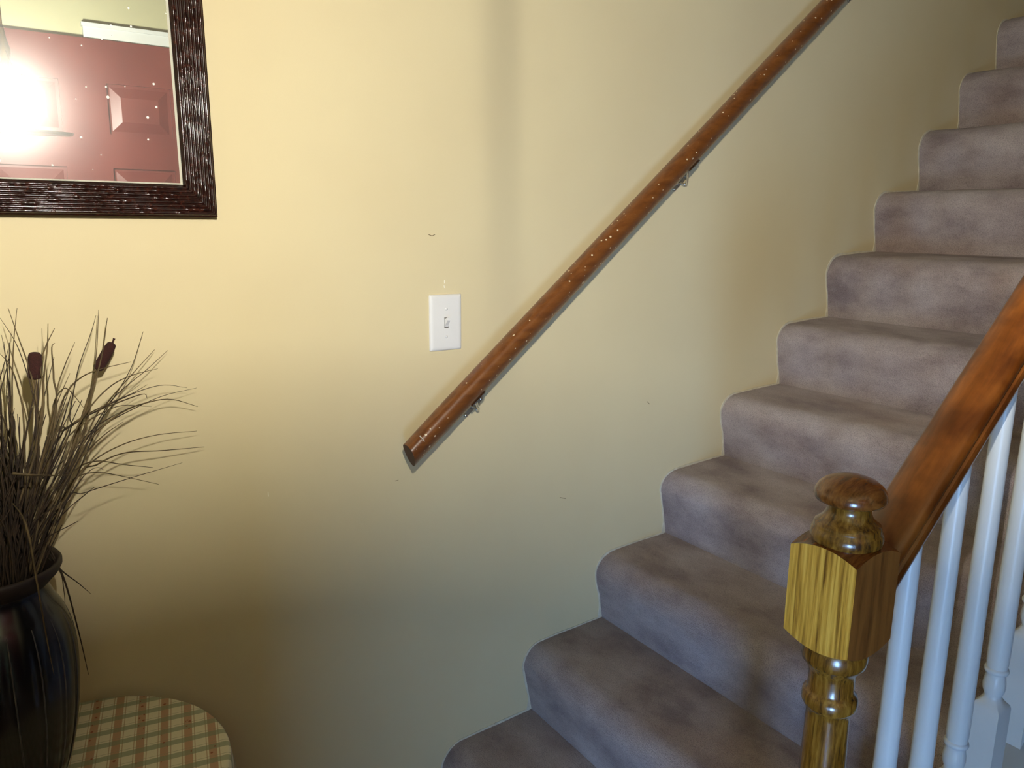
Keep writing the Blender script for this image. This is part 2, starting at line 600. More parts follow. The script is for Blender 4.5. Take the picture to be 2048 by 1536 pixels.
# added unseen wing wall that keeps the window daylight off the lower left wall
v, f = box(XL, -1.252, -1.75, -1.65, FL, ZC)
struct(mk('wall_light_block', v, f, M['wall_far']))
w = empty('window_1', ((WX0 + WX1) / 2, YF, WZ0), 'low white framed window beside the front door', None, None, 'structure')
v, f = merge(box(WX0 - .06, WX0, YF, YF + .02, WZ0 - .06, WZ1 + .06), box(WX1, WX1 + .06, YF, YF + .02, WZ0 - .06, WZ1 + .06),
             box(WX0, WX1, YF, YF + .02, WZ1, WZ1 + .06), box(WX0, WX1, YF, YF + .02, WZ0 - .06, WZ0))
mk('window_frame', v, f, M['white'], w)
v, f = box(WX0, WX1, YF - .055, YF - .05, WZ0, WZ1)
mk('window_pane', v, f, M['glass'], w)

# upper landing floor at the head of the stairs
xt, zt = crease[-1]
v, f = box(xt, XR, -2.29, 0.0, zt - 0.25, zt)
struct(mk('floor_landing', v, f, M['carpet']))

# red six panel door with a white head casing
DX0, DX1, DZ1 = -1.157, -0.243, 1.834
door = empty('door_1', ((DX0 + DX1) / 2, YF, FL), 'dark red six panel door seen in the mirror', None, None, 'structure')
def panel_door():
    rows = [(1.474, 1.670), (0.66, 1.337), (-0.06, 0.50)]
    cols = [(-1.03, -0.785), (-0.616, -0.374)]
    y = YF + 0.045
    parts = [box(DX0, DX1, YF + .002, YF + 0.03, FL + 0.005, DZ1)]
    # stiles, rails, mullion
    for a, b_ in ((DX0, cols[0][0]), (cols[0][1], cols[1][0]), (cols[1][1], DX1)):
        parts.append(box(a, b_, YF + 0.03, y, FL + 0.005, DZ1))
    zz = [FL + 0.005] + [q for rr in reversed(rows) for q in rr] + [DZ1]
    for cx0, cx1 in cols:
        for i in range(0, len(zz), 2):
            parts.append(box(cx0, cx1, YF + 0.03, y, zz[i], zz[i + 1]))
    return merge(*parts), rows, cols
(vf), rows, cols = panel_door()
mk('door_leaf', vf[0], vf[1], M['red_door'], door)
for (z0, z1) in rows:
    for (x0, x1) in cols:
        i1, i2 = 0.012, 0.05
        vv = []
        for ins, yy in ((i1, YF + 0.030), (i2, YF + 0.043)):
            vv += [(x0 + ins, yy, z0 + ins), (x1 - ins, yy, z0 + ins), (x1 - ins, yy, z1 - ins), (x0 + ins, yy, z1 - ins)]
        ff = [(0, 1, 5, 4), (1, 2, 6, 5), (2, 3, 7, 6), (3, 0, 4, 7), (4, 5, 6, 7), (3, 2, 1, 0)]
        mk('door_panel', vv, ff, M['red_door'], door)
v, f = merge(box(-0.68, DX1 + 0.07, YF + .001, YF + 0.03, DZ1, DZ1 + 0.045), box(-0.685, DX1 + 0.075, YF + .001, YF + 0.038, DZ1 + 0.045, DZ1 + 0.06))
tr = struct(mk('trim_2', v, f, M['white']))
v, f = lathe([(0.012, 0), (0.012, 0.02), (0.028, 0.035), (0.03, 0.05), (0.02, 0.062), (0.0, 0.064)], 0, 0, 24)
v = [(-0.31 + a, YF + 0.045 + c, 0.78 + b_) for a, b_, c in v]
mk('door_knob', v, f, M['brass'], door, True)

# ragged caulk line where the wall paint meets the carpet
def caulk_line():
    pts = []
    for k, p in enumerate(profs):
        pts += p[(0 if k == 0 else 1):]
    V, F = [], []
    random.seed(3)
    n = len(pts)
    for i, (x, z) in enumerate(pts):
        a = pts[max(i - 1, 0)]
        b_ = pts[min(i + 1, n - 1)]
        t = Vector((b_[0] - a[0], b_[1] - a[1]))
        t.normalize()
        nrm = Vector((-t.y, t.x))
        wd = 0.0035 + 0.0025 * noise.noise(Vector((x * 14, z * 14, 2.0)))
        if any(abs(x - c[0]) < 0.012 and abs(z - c[1]) < 0.012 for c in crease): wd += 0.011
        wd = max(wd, 0.0008)
        ox, oz = x + nrm.x * wd, z + nrm.y * wd
        V += [(x - nrm.x * .004, -0.0018, z - nrm.y * .004), (ox, -0.0018, oz), (ox, 0.001, oz)]
    for i in range(n - 1):
        a = 3 * i
        F += [(a, a + 3, a + 4, a + 1), (a + 1, a + 4, a + 5, a + 2)]
    return V, F
v, f = caulk_line()
struct(mk('trim_1', v, f, M['caulk']))

# small marks on the wall paint
def mark(px, w, mat):
    pts = [pix(a, b_, -0.0006) for a, b_ in px]
    v, f = tube(pts, w, 5, True, 0.5)
    mk('paint_mark', v, f, mat, wall_back)
mark([(857, 469), (864, 472), (870, 469)], 0.0009, M['scuff_dark'])
mark([(889, 560), (889, 567)], 0.0009, M['scuff_light'])
mark([(888, 571), (889, 576)], 0.0009, M['scuff_light'])
mark([(536, 984), (537, 993)], 0.0007, M['scuff_light'])
mark([(1120, 995), (1131, 997)], 0.0008, M['scuff_dark'])
mark([(1294, 803), (1299, 808)], 0.0008, M['scuff_dark'])
mark([(790, 962), (797, 960)], 0.0006, M['scuff_dark'])

# ------------------------------------------------------------------ staircase
stairs = empty('staircase', (0.9, Y_IN / 2, FL), 'staircase carpeted in worn mauve grey pile climbing along the beige wall', 'staircase')
NY = 40
for k, p in enumerate(profs):
    V, F = [], []
    m_ = len(p)
    for iy in range(NY + 1):
        y = (Y_IN - 0.0) * iy / NY
        for q, (x, z) in enumerate(p):
            t = q / (m_ - 1)
            fade = math.sin(PI * min(max(t, 0.0), 1.0)) ** 0.5
            n1 = noise.noise(Vector((k * 7.3 + x * 6, y * 7, z * 6)))
            n2 = noise.noise(Vector((k * 3.1 + x * 22, y * 20, z * 22)))
            d = (0.0042 * n1 + 0.0016 * n2) * fade
            # soft pull-down of the pile at the tack edges along wall and stringer
            e_ = min(-y, y - Y_IN) if False else min(-y, abs(y - Y_IN))
            d -= 0.003 * max(0, 1 - e_ / 0.02) * fade
            V.append((x - d * 0.6, y if iy else -0.0005, z + d * 0.7))
    for iy in range(NY):
        for q in range(m_ - 1):
            a = iy * m_ + q
            F.append((a, a + 1, a + m_ + 1, a + m_))
    # backing under the step so it has body
    b0 = len(V)
    x0, z0 = crease[k]
    x1, z1 = crease[k + 1]
    V += [(x1, -0.0005, z0), (x1, Y_IN, z0)]
    F.append(tuple([q for q in range(m_)]) + (b0,))
    F.append(tuple([NY * m_ + q for q in range(m_ - 1, -1, -1)]) + (b0 + 1,))
    F.append((0, NY * m_, b0 + 1, b0))
    F.append((m_ - 1, b0, b0 + 1, NY * m_ + m_ - 1))
    mk('carpet_step', V, F, M['carpet'], stairs, True, sharp=1.2)

# white closed stringer that carries the balusters
SL = 0.885
def cap_z(x): return 0.420 + SL * (x - 0.251)
xa, xb = -0.225, 2.60
poly = [(xa, FL + .001), (xa, cap_z(xa)), (xb, cap_z(xb)), (xb, cap_z(xb) - 0.42), (0.45, FL + .001)]
v, f = prism_y(poly, -1.035, Y_IN - 0.0005)
mk('stringer', v, f, M['white'], stairs)
poly = [(xa - .008, cap_z(xa - .008)), (xb, cap_z(xb)), (xb, cap_z(xb) + .016), (xa - .008, cap_z(xa - .008) + .016)]
poly = [(x, z - 0.016) for x, z in poly]
v, f = prism_y(poly, -1.055, Y_IN + 0.012)
mk('stringer_cap', v, f, M['white'], stairs)

# ------------------------------------------------------------------ banister: newel, rail, balusters
ban = empty('stair_banister', (-0.2757, -0.9935, FL), 'stair banister with an oak newel post, brown handrail and white turned balusters', 'banister')
NX, NYY = -0.2757, -0.9935
def sq_ring(h, n=48):
    out = []
    per = n // 4
    for s in range(4):
        for i in range(per):
            t = -1 + 2 * i / per
            out.append([(h, t * h), (-t * h, h), (-h, -t * h), (t * h, -h)][s])
    return out
def newel_block(h, zt, zb):
    n = 96
    ring = sq_ring(h, n)
    kz = lambda r: 0.0098 * ((max(r, h) - h) / (h * 0.41421)) ** 1.1
    V, F = [], []
    rows = []
    rows.append([(x * 0.5, y * 0.5, zb - 0.003) for x, y in ring])
    rows.append([(x, y, zb + kz(math.hypot(x, y))) for x, y in ring])
    for q in range(1, 8):
        rows.append([(x, y, (zb + kz(math.hypot(x, y))) * (1 - q / 8) + (zt - kz(math.hypot(x, y))) * q / 8) for x, y in ring])
    rows.append([(x, y, zt - kz(math.hypot(x, y))) for x, y in ring])
    rows.append([(x * 0.85, y * 0.85, zt + 0.001 - 0.75 * kz(math.hypot(x, y))) for x, y in ring])
    rows.append([(x * 0.5, y * 0.5, zt + 0.004) for x, y in ring])
    for rr in rows:
        V += [(NX + x, NYY + y, z) for x, y, z in rr]
    fm = []
    for k in range(len(rows) - 1):
        for i in range(n):
            j = (i + 1) % n
            F.append((k * n + i, k * n + j, (k + 1) * n + j, (k + 1) * n + i))
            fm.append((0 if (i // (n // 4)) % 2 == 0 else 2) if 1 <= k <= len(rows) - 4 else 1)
    F.append(tuple(range(n - 1, -1, -1))); fm.append(1)
    F.append(tuple((len(rows) - 1) * n + i for i in range(n))); fm.append(1)
    return V, F, fm
v, f, fm = newel_block(0.0425, 0.9000, 0.7720)
newel = mk('newel_post', v, f, None, ban, True, mats=[M['oak'], M['oak_cap'], M['oak_shaded']], fmat=fm, sharp=0.5)
newel['label'] = 'square oak block of the newel post'
fin = [(.030, .893), (.036, .8965), (.0392, .902), (.0402, .908), (.0392, .9135), (.0372, .9165), (.0372, .9185), (.0360, .9225), (.031, .926), (.0265, .931),
       (.0243, .937), (.0243, .943), (.0262, .9462), (.0325, .9475), (.0378, .950), (.0398, .9545), (.0385, .9615), (.0345, .968), (.0275, .9735), (.018, .977), (.008, .9788), (.0005, .979)]
v, f = lathe(fin, NX, NYY, 64)
o = mk('finial', v, f, M['oak_turned'], newel, True, sharp=0.9, mats=[M['oak_turned'], M['oak_cap']], fmat=[(1 if (i // 64) >= 13 else 0) for i in range(64 * (len(fin) - 1))] + [0, 1])
sh = [(.030, .779), (.034, .772), (.0372, .763), (.0376, .755), (.0362, .748), (.0325, .744), (.0300, .7395), (.0272, .735), (.0264, .728), (.0264, .712), (.0278, .7075),
      (.0312, .704), (.0322, .698), (.0318, .692), (.0292, .687), (.0258, .684), (.0252, .676), (.0255, .65), (.0268, .60), (.0295, .48), (.033, .34), (.0345, .26), (.033, .215), (.028, .195)]
v, f = lathe(sh, NX, NYY, 64)
mk('newel_shaft', v, f, M['oak_turned'], newel, True, sharp=0.9)
v, f = box(NX - .0425, NX + .0425, NYY - .0425, NYY + .0425, FL, 0.197)
mk('newel_base', v, f, M['oak'], newel)

# banister handrail: moulded section swept up the slope
RS = 0.905
ra = math.atan(RS)
RU = Vector((math.cos(ra), 0, math.sin(ra)))
RN = Vector((-math.sin(ra), 0, math.cos(ra)))
def sweep(section, p0, p1, nseg, wob=0.0):
    p0, p1 = Vector(p0), Vector(p1)
    n = len(section)
    d = (p1 - p0).normalized()
    nn = Vector((-d.z, 0, d.x))
    V, F = [], []
    for k in range(nseg + 1):
        c = p0.lerp(p1, k / nseg)
        for a, h in section:
            V.append(tuple(c + Vector((0, a, 0)) + nn * h))
    for k in range(nseg):
        for i in range(n):
            j = (i + 1) % n
            F.append((k * n + i, k * n + j, (k + 1) * n + j, (k + 1) * n + i))
    F.append(tuple(range(n)))
    F.append(tuple(nseg * n + i for i in range(n - 1, -1, -1)))
    return V, F
def mirror_sec(half):
    return [(a, h) for a, h in half] + [(-a, h) for a, h in reversed(half)]
half = [(0.020, -0.030), (0.025, -0.0285), (0.0290, -0.023), (0.0305, -0.016), (0.0292, -0.0095), (0.0262, -0.0075), (0.0255, -0.0050), (0.0272, -0.0025), (0.0298, 0.0005), (0.0308, 0.005), (0.0295, 0.0105), (0.025, 0.0155), (0.015, 0.0195), (0.005, 0.0205)]
RZ0 = 1.0505      # height of the rail centre line at x = 0
def rail_c(x): return Vector((x, NYY, RZ0 + RS * x))
v, f = sweep(mirror_sec(half), rail_c(-0.236), rail_c(2.35), 40)
mk('handrail', v, f, M['rail'], ban, True, sharp=0.6)

def baluster(x):
    zb = cap_z(x)
    zt = 0.515 + SL * (x - 0.165)
    ztop = rail_c(x).z - 0.030 / math.cos(ra) + 0.004
    n = 32
    rows = []
    def sq(h, z): rows.append([(a, b_, z) for a, b_ in sq_ring(h, n)])
    def ci(r, z):
        rr = []
        for a, b_ in sq_ring(1, n):
            q = math.hypot(a, b_)
            rr.append((a / q * r, b_ / q * r, z))
        rows.append(rr)
    def mixr(h, r, t, z):
        A = sq_ring(h, n)
        rr = []
        for a, b_ in A:
            q = math.hypot(a, b_)
            rr.append((a * (1 - t) + a / q * r * t, b_ * (1 - t) + b_ / q * r * t, z))
        rows.append(rr)
    h = 0.0205
    bot = []
    for a, b_ in sq_ring(h, n): bot.append((a, b_, zb + SL * a))
    rows.append(bot)
    sq(h, zt - 0.004)
    mixr(h, 0.0195, 0.25, zt + 0.002)
    mixr(0.017, 0.0155, 0.6, zt + 0.008)
    mixr(0.014, 0.0130, 0.9, zt + 0.014)
    for r, z in ((.0122, .0175), (.0130, .021), (.0152, .027), (.0160, .034), (.0155, .042), (.0142, .050), (.0136, .0545), (.0140, .0562), (.0165, .0580), (.0174, .0612), (.0165, .0645), (.0148, .0662), (.0146, .069), (.0154, .074), (.0157, .10)):
        ci(r, zt + z)
    zs = zt + 0.10
    for t in (0.25, 0.5, 0.75, 0.93):
        ci(0.0157 - 0.0035 * t, zs + (ztop - zs) * t)
    top = []
    for a, b_ in sq_ring(1, n):
        q = math.hypot(a, b_)
        top.append((a / q * .012, b_ / q * .012, ztop + RS * a / q * .012))
    rows.append(top)
    V, F = [], []
    for rr in rows: V += [(x + a, NYY + b_, z) for a, b_, z in rr]
    for k in range(len(rows) - 1):
        for i in range(n):
            j = (i + 1) % n
            F.append((k * n + i, k * n + j, (k + 1) * n + j, (k + 1) * n + i))
    F.append(tuple(range(n - 1, -1, -1)))
    F.append(tuple((len(rows) - 1) * n + i for i in range(n)))
    return V, F
for i in range(13):
    v, f = baluster(-0.128 + 0.0998 * i)
    mk('baluster', v, f, M['white'], ban, True, sharp=0.7)

# ------------------------------------------------------------------ wall handrail with brackets
wr = empty('wall_handrail', (-0.385, -0.0, 0.70), 'long reddish brown handrail with a cut end, bracketed to the beige wall', 'handrail')
WS = 0.8315
wa = math.atan(WS)
sec = [(0.020, 0.013), (0.0205, -0.004), (0.018, -0.014), (0.011, -0.0245), (0.004, -0.0285), (-0.004, -0.027), (-0.013, -0.018), (-0.0205, -0.006), (-0.0235, 0.002), (-0.0235, 0.009),
       (-0.021, 0.016), (-0.0155, 0.0215), (-0.008, 0.0245), (0.000, 0.0255), (0.009, 0.0245), (0.016, 0.0205)]
WY = -0.073
def wrc(x): return Vector((x, WY, 0.7805 + WS * (x + 0.3865)))
p0, p1 = wrc(-0.3865), wrc(2.05)
v, f = sweep(sec, p0, p1, 30)
# cut the lower end a little closer to upright
nsec = len(sec)
v = [list(q) for q in v]
for i in range(nsec):
    v[i][0] += 0.62 * (v[i][2] - p0.z) * math.sin(wa)
    v[i][2] += 0.62 * (v[i][2] - p0.z) * math.sin(wa) * WS * 0.6
rail = mk('rail', v, f, None, wr, True, sharp=0.7, mats=[M['wall_rail'], M['end_grain']], fmat=[0] * (nsec * 30) + [1, 1])
def bracket(x):
    """slanting wall plate with a screw at each end and a bent arm up to the rail"""
    c = wrc(x)
    sl = Vector((math.cos(wa), 0, math.sin(wa)))
    nn = Vector((-math.sin(wa), 0, math.cos(wa)))
    mid = Vector((c.x, 0, c.z)) - nn * BR_OFF
    a, e = mid - sl * 0.0265, mid + sl * 0.0265
    ring = []
    for k in range(16):
        t = k / 16 * 2 * PI
        ctr = e if math.cos(t) > 0 else a
        ring.append(ctr + sl * (0.0052 * math.cos(t)) + nn * (0.0052 * math.sin(t)))
    V = [tuple(q + Vector((0, y, 0))) for y in (-0.0004, -0.0028) for q in ring]
    F = [tuple(range(15, -1, -1)), tuple(range(16, 32))] + [(k, (k + 1) % 16, (k + 1) % 16 + 16, k + 16) for k in range(16)]
    br = mk('bracket', V, F, M['chrome'], wr)
    under = c - nn * 0.0275
    path = smooth_path([mid + Vector((0, -0.002, 0)), mid + Vector((0, -0.024, 0)) - nn * 0.002, under + Vector((0, 0.018, 0)) - nn * 0.006, under], 14)
    v, f = tube(path, 0.0034, 10)
    mk('bracket_arm', v, f, M['chrome'], br, True)
    v, f = box(-0.022, 0.022, -0.008, 0.008, -0.0012, 0.0012)
    mk('saddle', [tuple(under + sl * p_ + Vector((0, q_, 0)) + nn * h_) for p_, q_, h_ in v], f, M['chrome'], br)
    for q in (a, e):
        v, f = lathe([(0.0, 0.0), (0.0040, 0.0004), (0.0044, 0.002), (0.0030, 0.0036), (0.0, 0.0042)], 0, 0, 16, False)
        mk('screw', [(q.x + p_, -0.0026 - h_, q.z + q_) for p_, q_, h_ in v], f, M['chrome'], br, True)
BR_OFF = 0.0765
bracket(-0.2385)
bracket(0.385)
bracket(1.05)
bracket(1.75)
# chipped finish near the cut end
v, f = tube([pix(839, 872, -0.0985), pix(845, 877, -0.0985), pix(849, 883, -0.0985)], 0.0008, 5)
mk('chip', v, f, M['scuff_light'], rail)

# ------------------------------------------------------------------ light switch
sx0, sx1, sz0, sz1 = -0.2990, -0.2200, 0.9820, 1.1047
sw = empty('light_switch', ((sx0 + sx1) / 2, 0, sz0), 'white toggle light switch plate on the beige wall above the handrail end', 'light switch')
def rrect(ins, y, r, n=4):
    a0, a1, c0, c1 = sx0 + ins, sx1 - ins, sz0 + ins, sz1 - ins
    pts = []
    for cx, cz, s in ((a1 - r, c1 - r, 0), (a0 + r, c1 - r, 1), (a0 + r, c0 + r, 2), (a1 - r, c0 + r, 3)):
        for i in range(n + 1):
            t = (s + i / n) * PI / 2
            pts.append((cx + r * math.cos(t), y, cz + r * math.sin(t)))
    return pts
rings = [rrect(0, -0.0003, 0.003), rrect(0, -0.002, 0.003), rrect(0.0015, -0.0042, 0.003), rrect(0.0045, -0.0058, 0.003), rrect(0.009, -0.0062, 0.002)]
V, F = [], []
for rr in rings: V += rr
n = len(rings[0])
for k in range(len(rings) - 1):
    for i in range(n):
        j = (i + 1) % n
        F.append((k * n + i, k * n + j, (k + 1) * n + j, (k + 1) * n + i))
F.append(tuple((len(rings) - 1) * n + i for i in range(n)))
F.append(tuple(range(n - 1, -1, -1)))
mk('plate', V, F, M['plastic'], sw, True, sharp=0.9)
cx, cz = (sx0 + sx1) / 2, (sz0 + sz1) / 2
v, f = box(cx - .0052, cx + .0052, -0.0066, -0.0055, cz - .0118, cz + .0118)
mk('toggle_slot', v, f, M['slot'], sw)
V = []
for y, zc, hx, hz in ((-0.0055, -0.001, 0.0044, 0.0105), (-0.0085, 0.002, 0.0042, 0.0068), (-0.0175, 0.0095, 0.0034, 0.0034)):
    V += [(cx - hx, y, cz + zc - hz), (cx + hx, y, cz + zc - hz), (cx + hx, y, cz + zc + hz), (cx - hx, y, cz + zc + hz)]
F = []
for k in (0, 4):
    F += [(k, k + 1, k + 5, k + 4), (k + 1, k + 2, k + 6, k + 5), (k + 2, k + 3, k + 7, k + 6), (k + 3, k, k + 4, k + 7)]
F += [(8, 9, 10, 11), (3, 2, 1, 0)]
mk('toggle', V, F, M['plastic'], sw)
for s in (-1, 1):
    v, f = lathe([(0.0, 0.0), (0.0034, 0.0), (0.0034, 0.0008), (0.0022, 0.0016), (0.0, 0.0018)], 0, 0, 16, False)
    v = [(cx + a, -0.0060 - z, cz + s * 0.0302 + b_) for a, b_, z in v]
    mk('screw', v, f, M['plastic'], sw, True)

# ------------------------------------------------------------------ mirror
TILT = math.radians(1.65)
MW, MH, FW = 0.62, 0.86, 0.0535
mo = Vector((-0.7292, -0.030, 1.263))
mU = Vector((-1, 0, 0))
mV = Vector((-0.010, -math.sin(TILT), math.cos(TILT))).normalized()
mN = mU.cross(mV).normalized()
if mN.y > 0: mN = -mN
mirror = empty('wall_mirror', (mo.x - MW / 2, -0.015, mo.z), 'wall mirror in a dark brown reeded frame hanging above the dried grass', 'mirror')
def mp(u, v_, n): return tuple(mo + mU * u + mV * v_ + mN * n)
def frame_side(length, seed):
    """cross section over w = 0..FW (outside to inside), reeds along the length, mitred ends"""
    random.seed(seed)
    reeds = 8
    per = 7
    prof = [(0.0, -0.028), (0.0, -0.003), (0.0025, -0.002)]
    idx = []
    for r_ in range(reeds):
        w0 = 0.003 + (FW - 0.006) * r_ / reeds
        wd = (FW - 0.006) / reeds
        for i in range(per):
            t = (i + 0.5) / per
            prof.append((w0 + wd * t, 0.0))
            idx.append((len(prof) - 1, r_, t))
    prof += [(FW - 0.0025, -0.002), (FW, -0.004), (FW, -0.016), (FW, -0.028)]
    n = len(prof)
    nl = 260
    nodes = [[random.uniform(0, length) for _ in range(int(length / 0.045))] for _ in range(reeds)]
    V = []
    for k in range(nl + 1):
        s = k / nl
        hs = [0.0] * n
        for (ii, r_, t) in idx:
            base = 0.0030 * math.sqrt(max(0, 1 - (2 * t - 1) ** 2))
            l = s * length
            nd = 0.0
            for q in nodes[r_]:
                dd = abs(l - q)
                if dd < 0.006: nd += 0.0008 * math.cos(dd / 0.006 * PI / 2)
            wob = 0.00012 * noise.noise(Vector((l * 60, r_ * 5.1, seed)))
            hs[ii] = base * (1 + 0.0) + (nd + wob) * base / 0.003
        for ii, (w_, h) in enumerate(prof):
            a = w_ + (length - 2 * w_) * s
            V.append((a, w_, h + hs[ii]))
    F = []
    for k in range(nl):
        for i in range(n - 1):
            F.append((k * n + i, k * n + i + 1, (k + 1) * n + i + 1, (k + 1) * n + i))
    return V, F
for side, (ln, fn) in enumerate((
        (MW, lambda a, w_, h: mp(a, w_, h)),
        (MH, lambda a, w_, h: mp(w_, a, h)),
        (MW, lambda a, w_, h: mp(a, MH - w_, h)),
        (MH, lambda a, w_, h: mp(MW - w_, a, h)))):
    V, F = frame_side(ln, 11 + side)
    mk('frame_side', [fn(*q) for q in V], F, M['frame'], mirror, True, sharp=1.0)
def lip(fn, ln):
    w0, w1 = FW - 0.0002, FW + 0.0024
    v = [fn(w0, w0, -0.0035), fn(ln - w0, w0, -0.0035), fn(ln - w1, w1, -0.0125), fn(w1, w1, -0.0125), fn(w0, w0, -0.0125), fn(ln - w0, w0, -0.0125)]
    f = [(0, 1, 2, 3), (3, 2, 5, 4), (0, 4, 5, 1), (0, 3, 4), (1, 5, 2)]
    mk('inner_lip', v, f, M['lip'], mirror)
lip(lambda a, w_, h: mp(a, w_, h), MW)
lip(lambda a, w_, h: mp(w_, a, h), MH)
lip(lambda a, w_, h: mp(a, MH - w_, h), MW)
lip(lambda a, w_, h: mp(MW - w_, a, h), MH)
i0 = FW - 0.003
v = [mp(i0, i0, -0.012), mp(MW - i0, i0, -0.012), mp(MW - i0, MH - i0, -0.012), mp(i0, MH - i0, -0.012),
     mp(i0, i0, -0.016), mp(MW - i0, i0, -0.016), mp(MW - i0, MH - i0, -0.016), mp(i0, MH - i0, -0.016)]
f = [(0, 1, 2, 3), (7, 6, 5, 4), (0, 4, 5, 1), (1, 5, 6, 2), (2, 6, 7, 3), (3, 7, 4, 0)]
mk('mirror_glass', v, f, M['mirror'], mirror)
v = [mp(0.004, 0.004, -0.027), mp(MW - .004, 0.004, -0.027), mp(MW - .004, MH - .004, -0.027), mp(0.004, MH - .004, -0.027),
     mp(0.004, 0.004, -0.0285), mp(MW - .004, 0.004, -0.0285), mp(MW - .004, MH - .004, -0.0285), mp(0.004, MH - .004, -0.0285)]
mk('backing_board', v, f, M['table_wood'], mirror)

# ------------------------------------------------------------------ side table and cloth
TX, TY, TZ, TR = -1.055, -0.2425, 0.403, 0.2345
tb = empty('side_table', (TX, TY, FL), 'small round wooden side table hidden under the plaid cloth', 'table')
v, f = lathe([(0.001, TZ - 0.022), (TR - 0.012, TZ - 0.022), (TR - 0.008, TZ - 0.018), (TR - 0.008, TZ - 0.006), (TR - 0.012, TZ - 0.003), (0.001, TZ - 0.003)], TX, TY, 64)
mk('table_top', v, f, M['table_wood'], tb)
for i in range(3):
    a = i * 2 * PI / 3 + 0.5
    v, f = tube([(TX + 0.12 * math.cos(a), TY + 0.12 * math.sin(a), TZ - 0.023), (TX + 0.16 * math.cos(a), TY + 0.16 * math.sin(a), FL)], [0.016, 0.012], 12)
    mk('leg', v, f, M['table_wood'], tb, True, sharp=0.8)
def cloth():
    n = 120
    V, F = [], []
    rows = []
    random.seed(5)
    for t in (0.02, 0.25, 0.5, 0.75, 0.92, 0.97): rows.append((t * TR, TZ, 0))
    rows += [(TR - 0.004, TZ - 0.0008, 0), (TR - 0.0012, TZ - 0.003, 0), (TR + 0.0005, TZ - 0.008, 0.05), (TR + 0.003, TZ - 0.03, .3), (TR + 0.006, TZ - 0.07, .6), (TR + .009, TZ - 0.12, .8), (TR + .012, TZ - 0.20, 1), (TR + .016, TZ - 0.34, 1.3), (TR + .018, TZ - 0.48, 1.5)]
    for r, z, w_ in rows:
        for i in range(n):
            a = 2 * PI * i / n
            rr = r + w_ * (0.010 * math.sin(9 * a) + 0.006 * math.sin(5 * a + 1))
            y = TY + rr * math.sin(a)
            V.append((TX + rr * math.cos(a), min(y, -0.0025), z))
    for k in range(len(rows) - 1):
        for i in range(n):
            j = (i + 1) % n
            F.append((k * n + i, k * n + j, (k + 1) * n + j, (k + 1) * n + i))
    F.append(tuple(range(n - 1, -1, -1)))
    return V, F
v, f = cloth()
o = mk('tablecloth', v, f, M['plaid'], None, True, sharp=1.4)
tag(o, 'round plaid tablecloth in cream, sage and orange under the dark vase', 'tablecloth')
sm = o.modifiers.new('thickness', 'SOLIDIFY')
sm.thickness = 0.0012
sm.offset = -1

# ------------------------------------------------------------------ vase
VX, VY = -1.112, -0.200
vz = TZ + 0.0008
vase = empty('vase', (VX, VY, vz), 'dark navy ribbed vase holding the dried grass on the plaid cloth', 'vase')
vprof = [(0.047, vz), (0.054, vz + .004), (0.062, vz + .02), (0.074, vz + .06), (0.084, vz + .11), (0.090, vz + .165), (0.0915, vz + .205), (0.0885, vz + .245), (0.080, vz + .278), (0.070, vz + .30), (0.064, vz + .318), (0.0645, vz + .330)]
def fluted(prof, n=144, ribs=16, depth=0.0022):
    V, F = [], []
    P = smooth_path([(r, 0, z) for r, z in prof], 60)
    for q in P:
        s = (q.z - vz) / 0.33
        amp = depth * max(0, min(1, s * 6, (0.86 - s) * 5))
        for i in range(n):
            a = 2 * PI * i / n
            rr = q.x - amp * (1 - abs(math.sin(ribs * a / 2)) ** 0.6) 
            V.append((VX + rr * math.cos(a), VY + rr * math.sin(a), q.z))
    for k in range(len(P) - 1):
        for i in range(n):
            j = (i + 1) % n
            F.append((k * n + i, k * n + j, (k + 1) * n + j, (k + 1) * n + i))
    F.append(tuple(range(n - 1, -1, -1)))
    return V, F, P
v, f, P = fluted(vprof)
body = mk('body', v, f, M['vase'], vase, True, sharp=1.2)
v, f = lathe([(0.0600, vz + .322), (0.0645, vz + .326), (0.072, vz + .334), (0.0795, vz + .342), (0.0838, vz + .350), (0.0840, vz + .356), (0.0815, vz + .360), (0.076, vz + .356), (0.068, vz + .347), (0.0600, vz + .338), (0.0585, vz + .33), (0.0600, vz + .322)], VX, VY, 64, False)
mk('rim', v, f, M['vase_in'], vase, True)
# raised pale ribs running down the body
for i in range(16):
    a = 2 * PI * i / 16 + 0.06
    pts = []
    for q in P[6:47:2]:
        rr = q.x - 0.0010
        pts.append((VX + rr * math.cos(a), VY + rr * math.sin(a), q.z))
    v, f = tube(pts, [0.0006] + [0.0012] * (len(pts) - 2) + [0.0005], 6)
    mk('rib', v, f, M['vase_rib'], body, True)

# ------------------------------------------------------------------ dried grass and cattails
MOUTH = Vector((VX, VY, vz + 0.30))
def zc(x, y): return (x * 0.3254, 600 + y * 0.3254)
def traced(pts, ytip, ybase, seed):
    """blade that runs from the vase mouth through measured points to its tip (points listed tip first)"""
    random.seed(seed)
    P = []
    n = len(pts)
    for i, (x, y) in enumerate(pts):
        t = i / max(n - 1, 1)
        P.append(pix(*zc(x, y), ytip + (ybase - ytip) * t))
    root = MOUTH + Vector((random.uniform(-.03, .035), random.uniform(-.035, .035), 0))
    return list(reversed(P)), root
def blade_mesh(path, r0, n=22, sides=5):
    sp = smooth_path(path, n)
    k = len(sp)
    rad = [r0 * (1 - 0.75 * (i / (k - 1)) ** 2) for i in range(k)]
    return tube(sp, rad, sides, True, 0.55)
bunch = empty('dried_grass_bunch', (VX, VY, vz + 0.30), 'bunch of thin brown dried grass fanning out of the dark vase', 'dried grass')
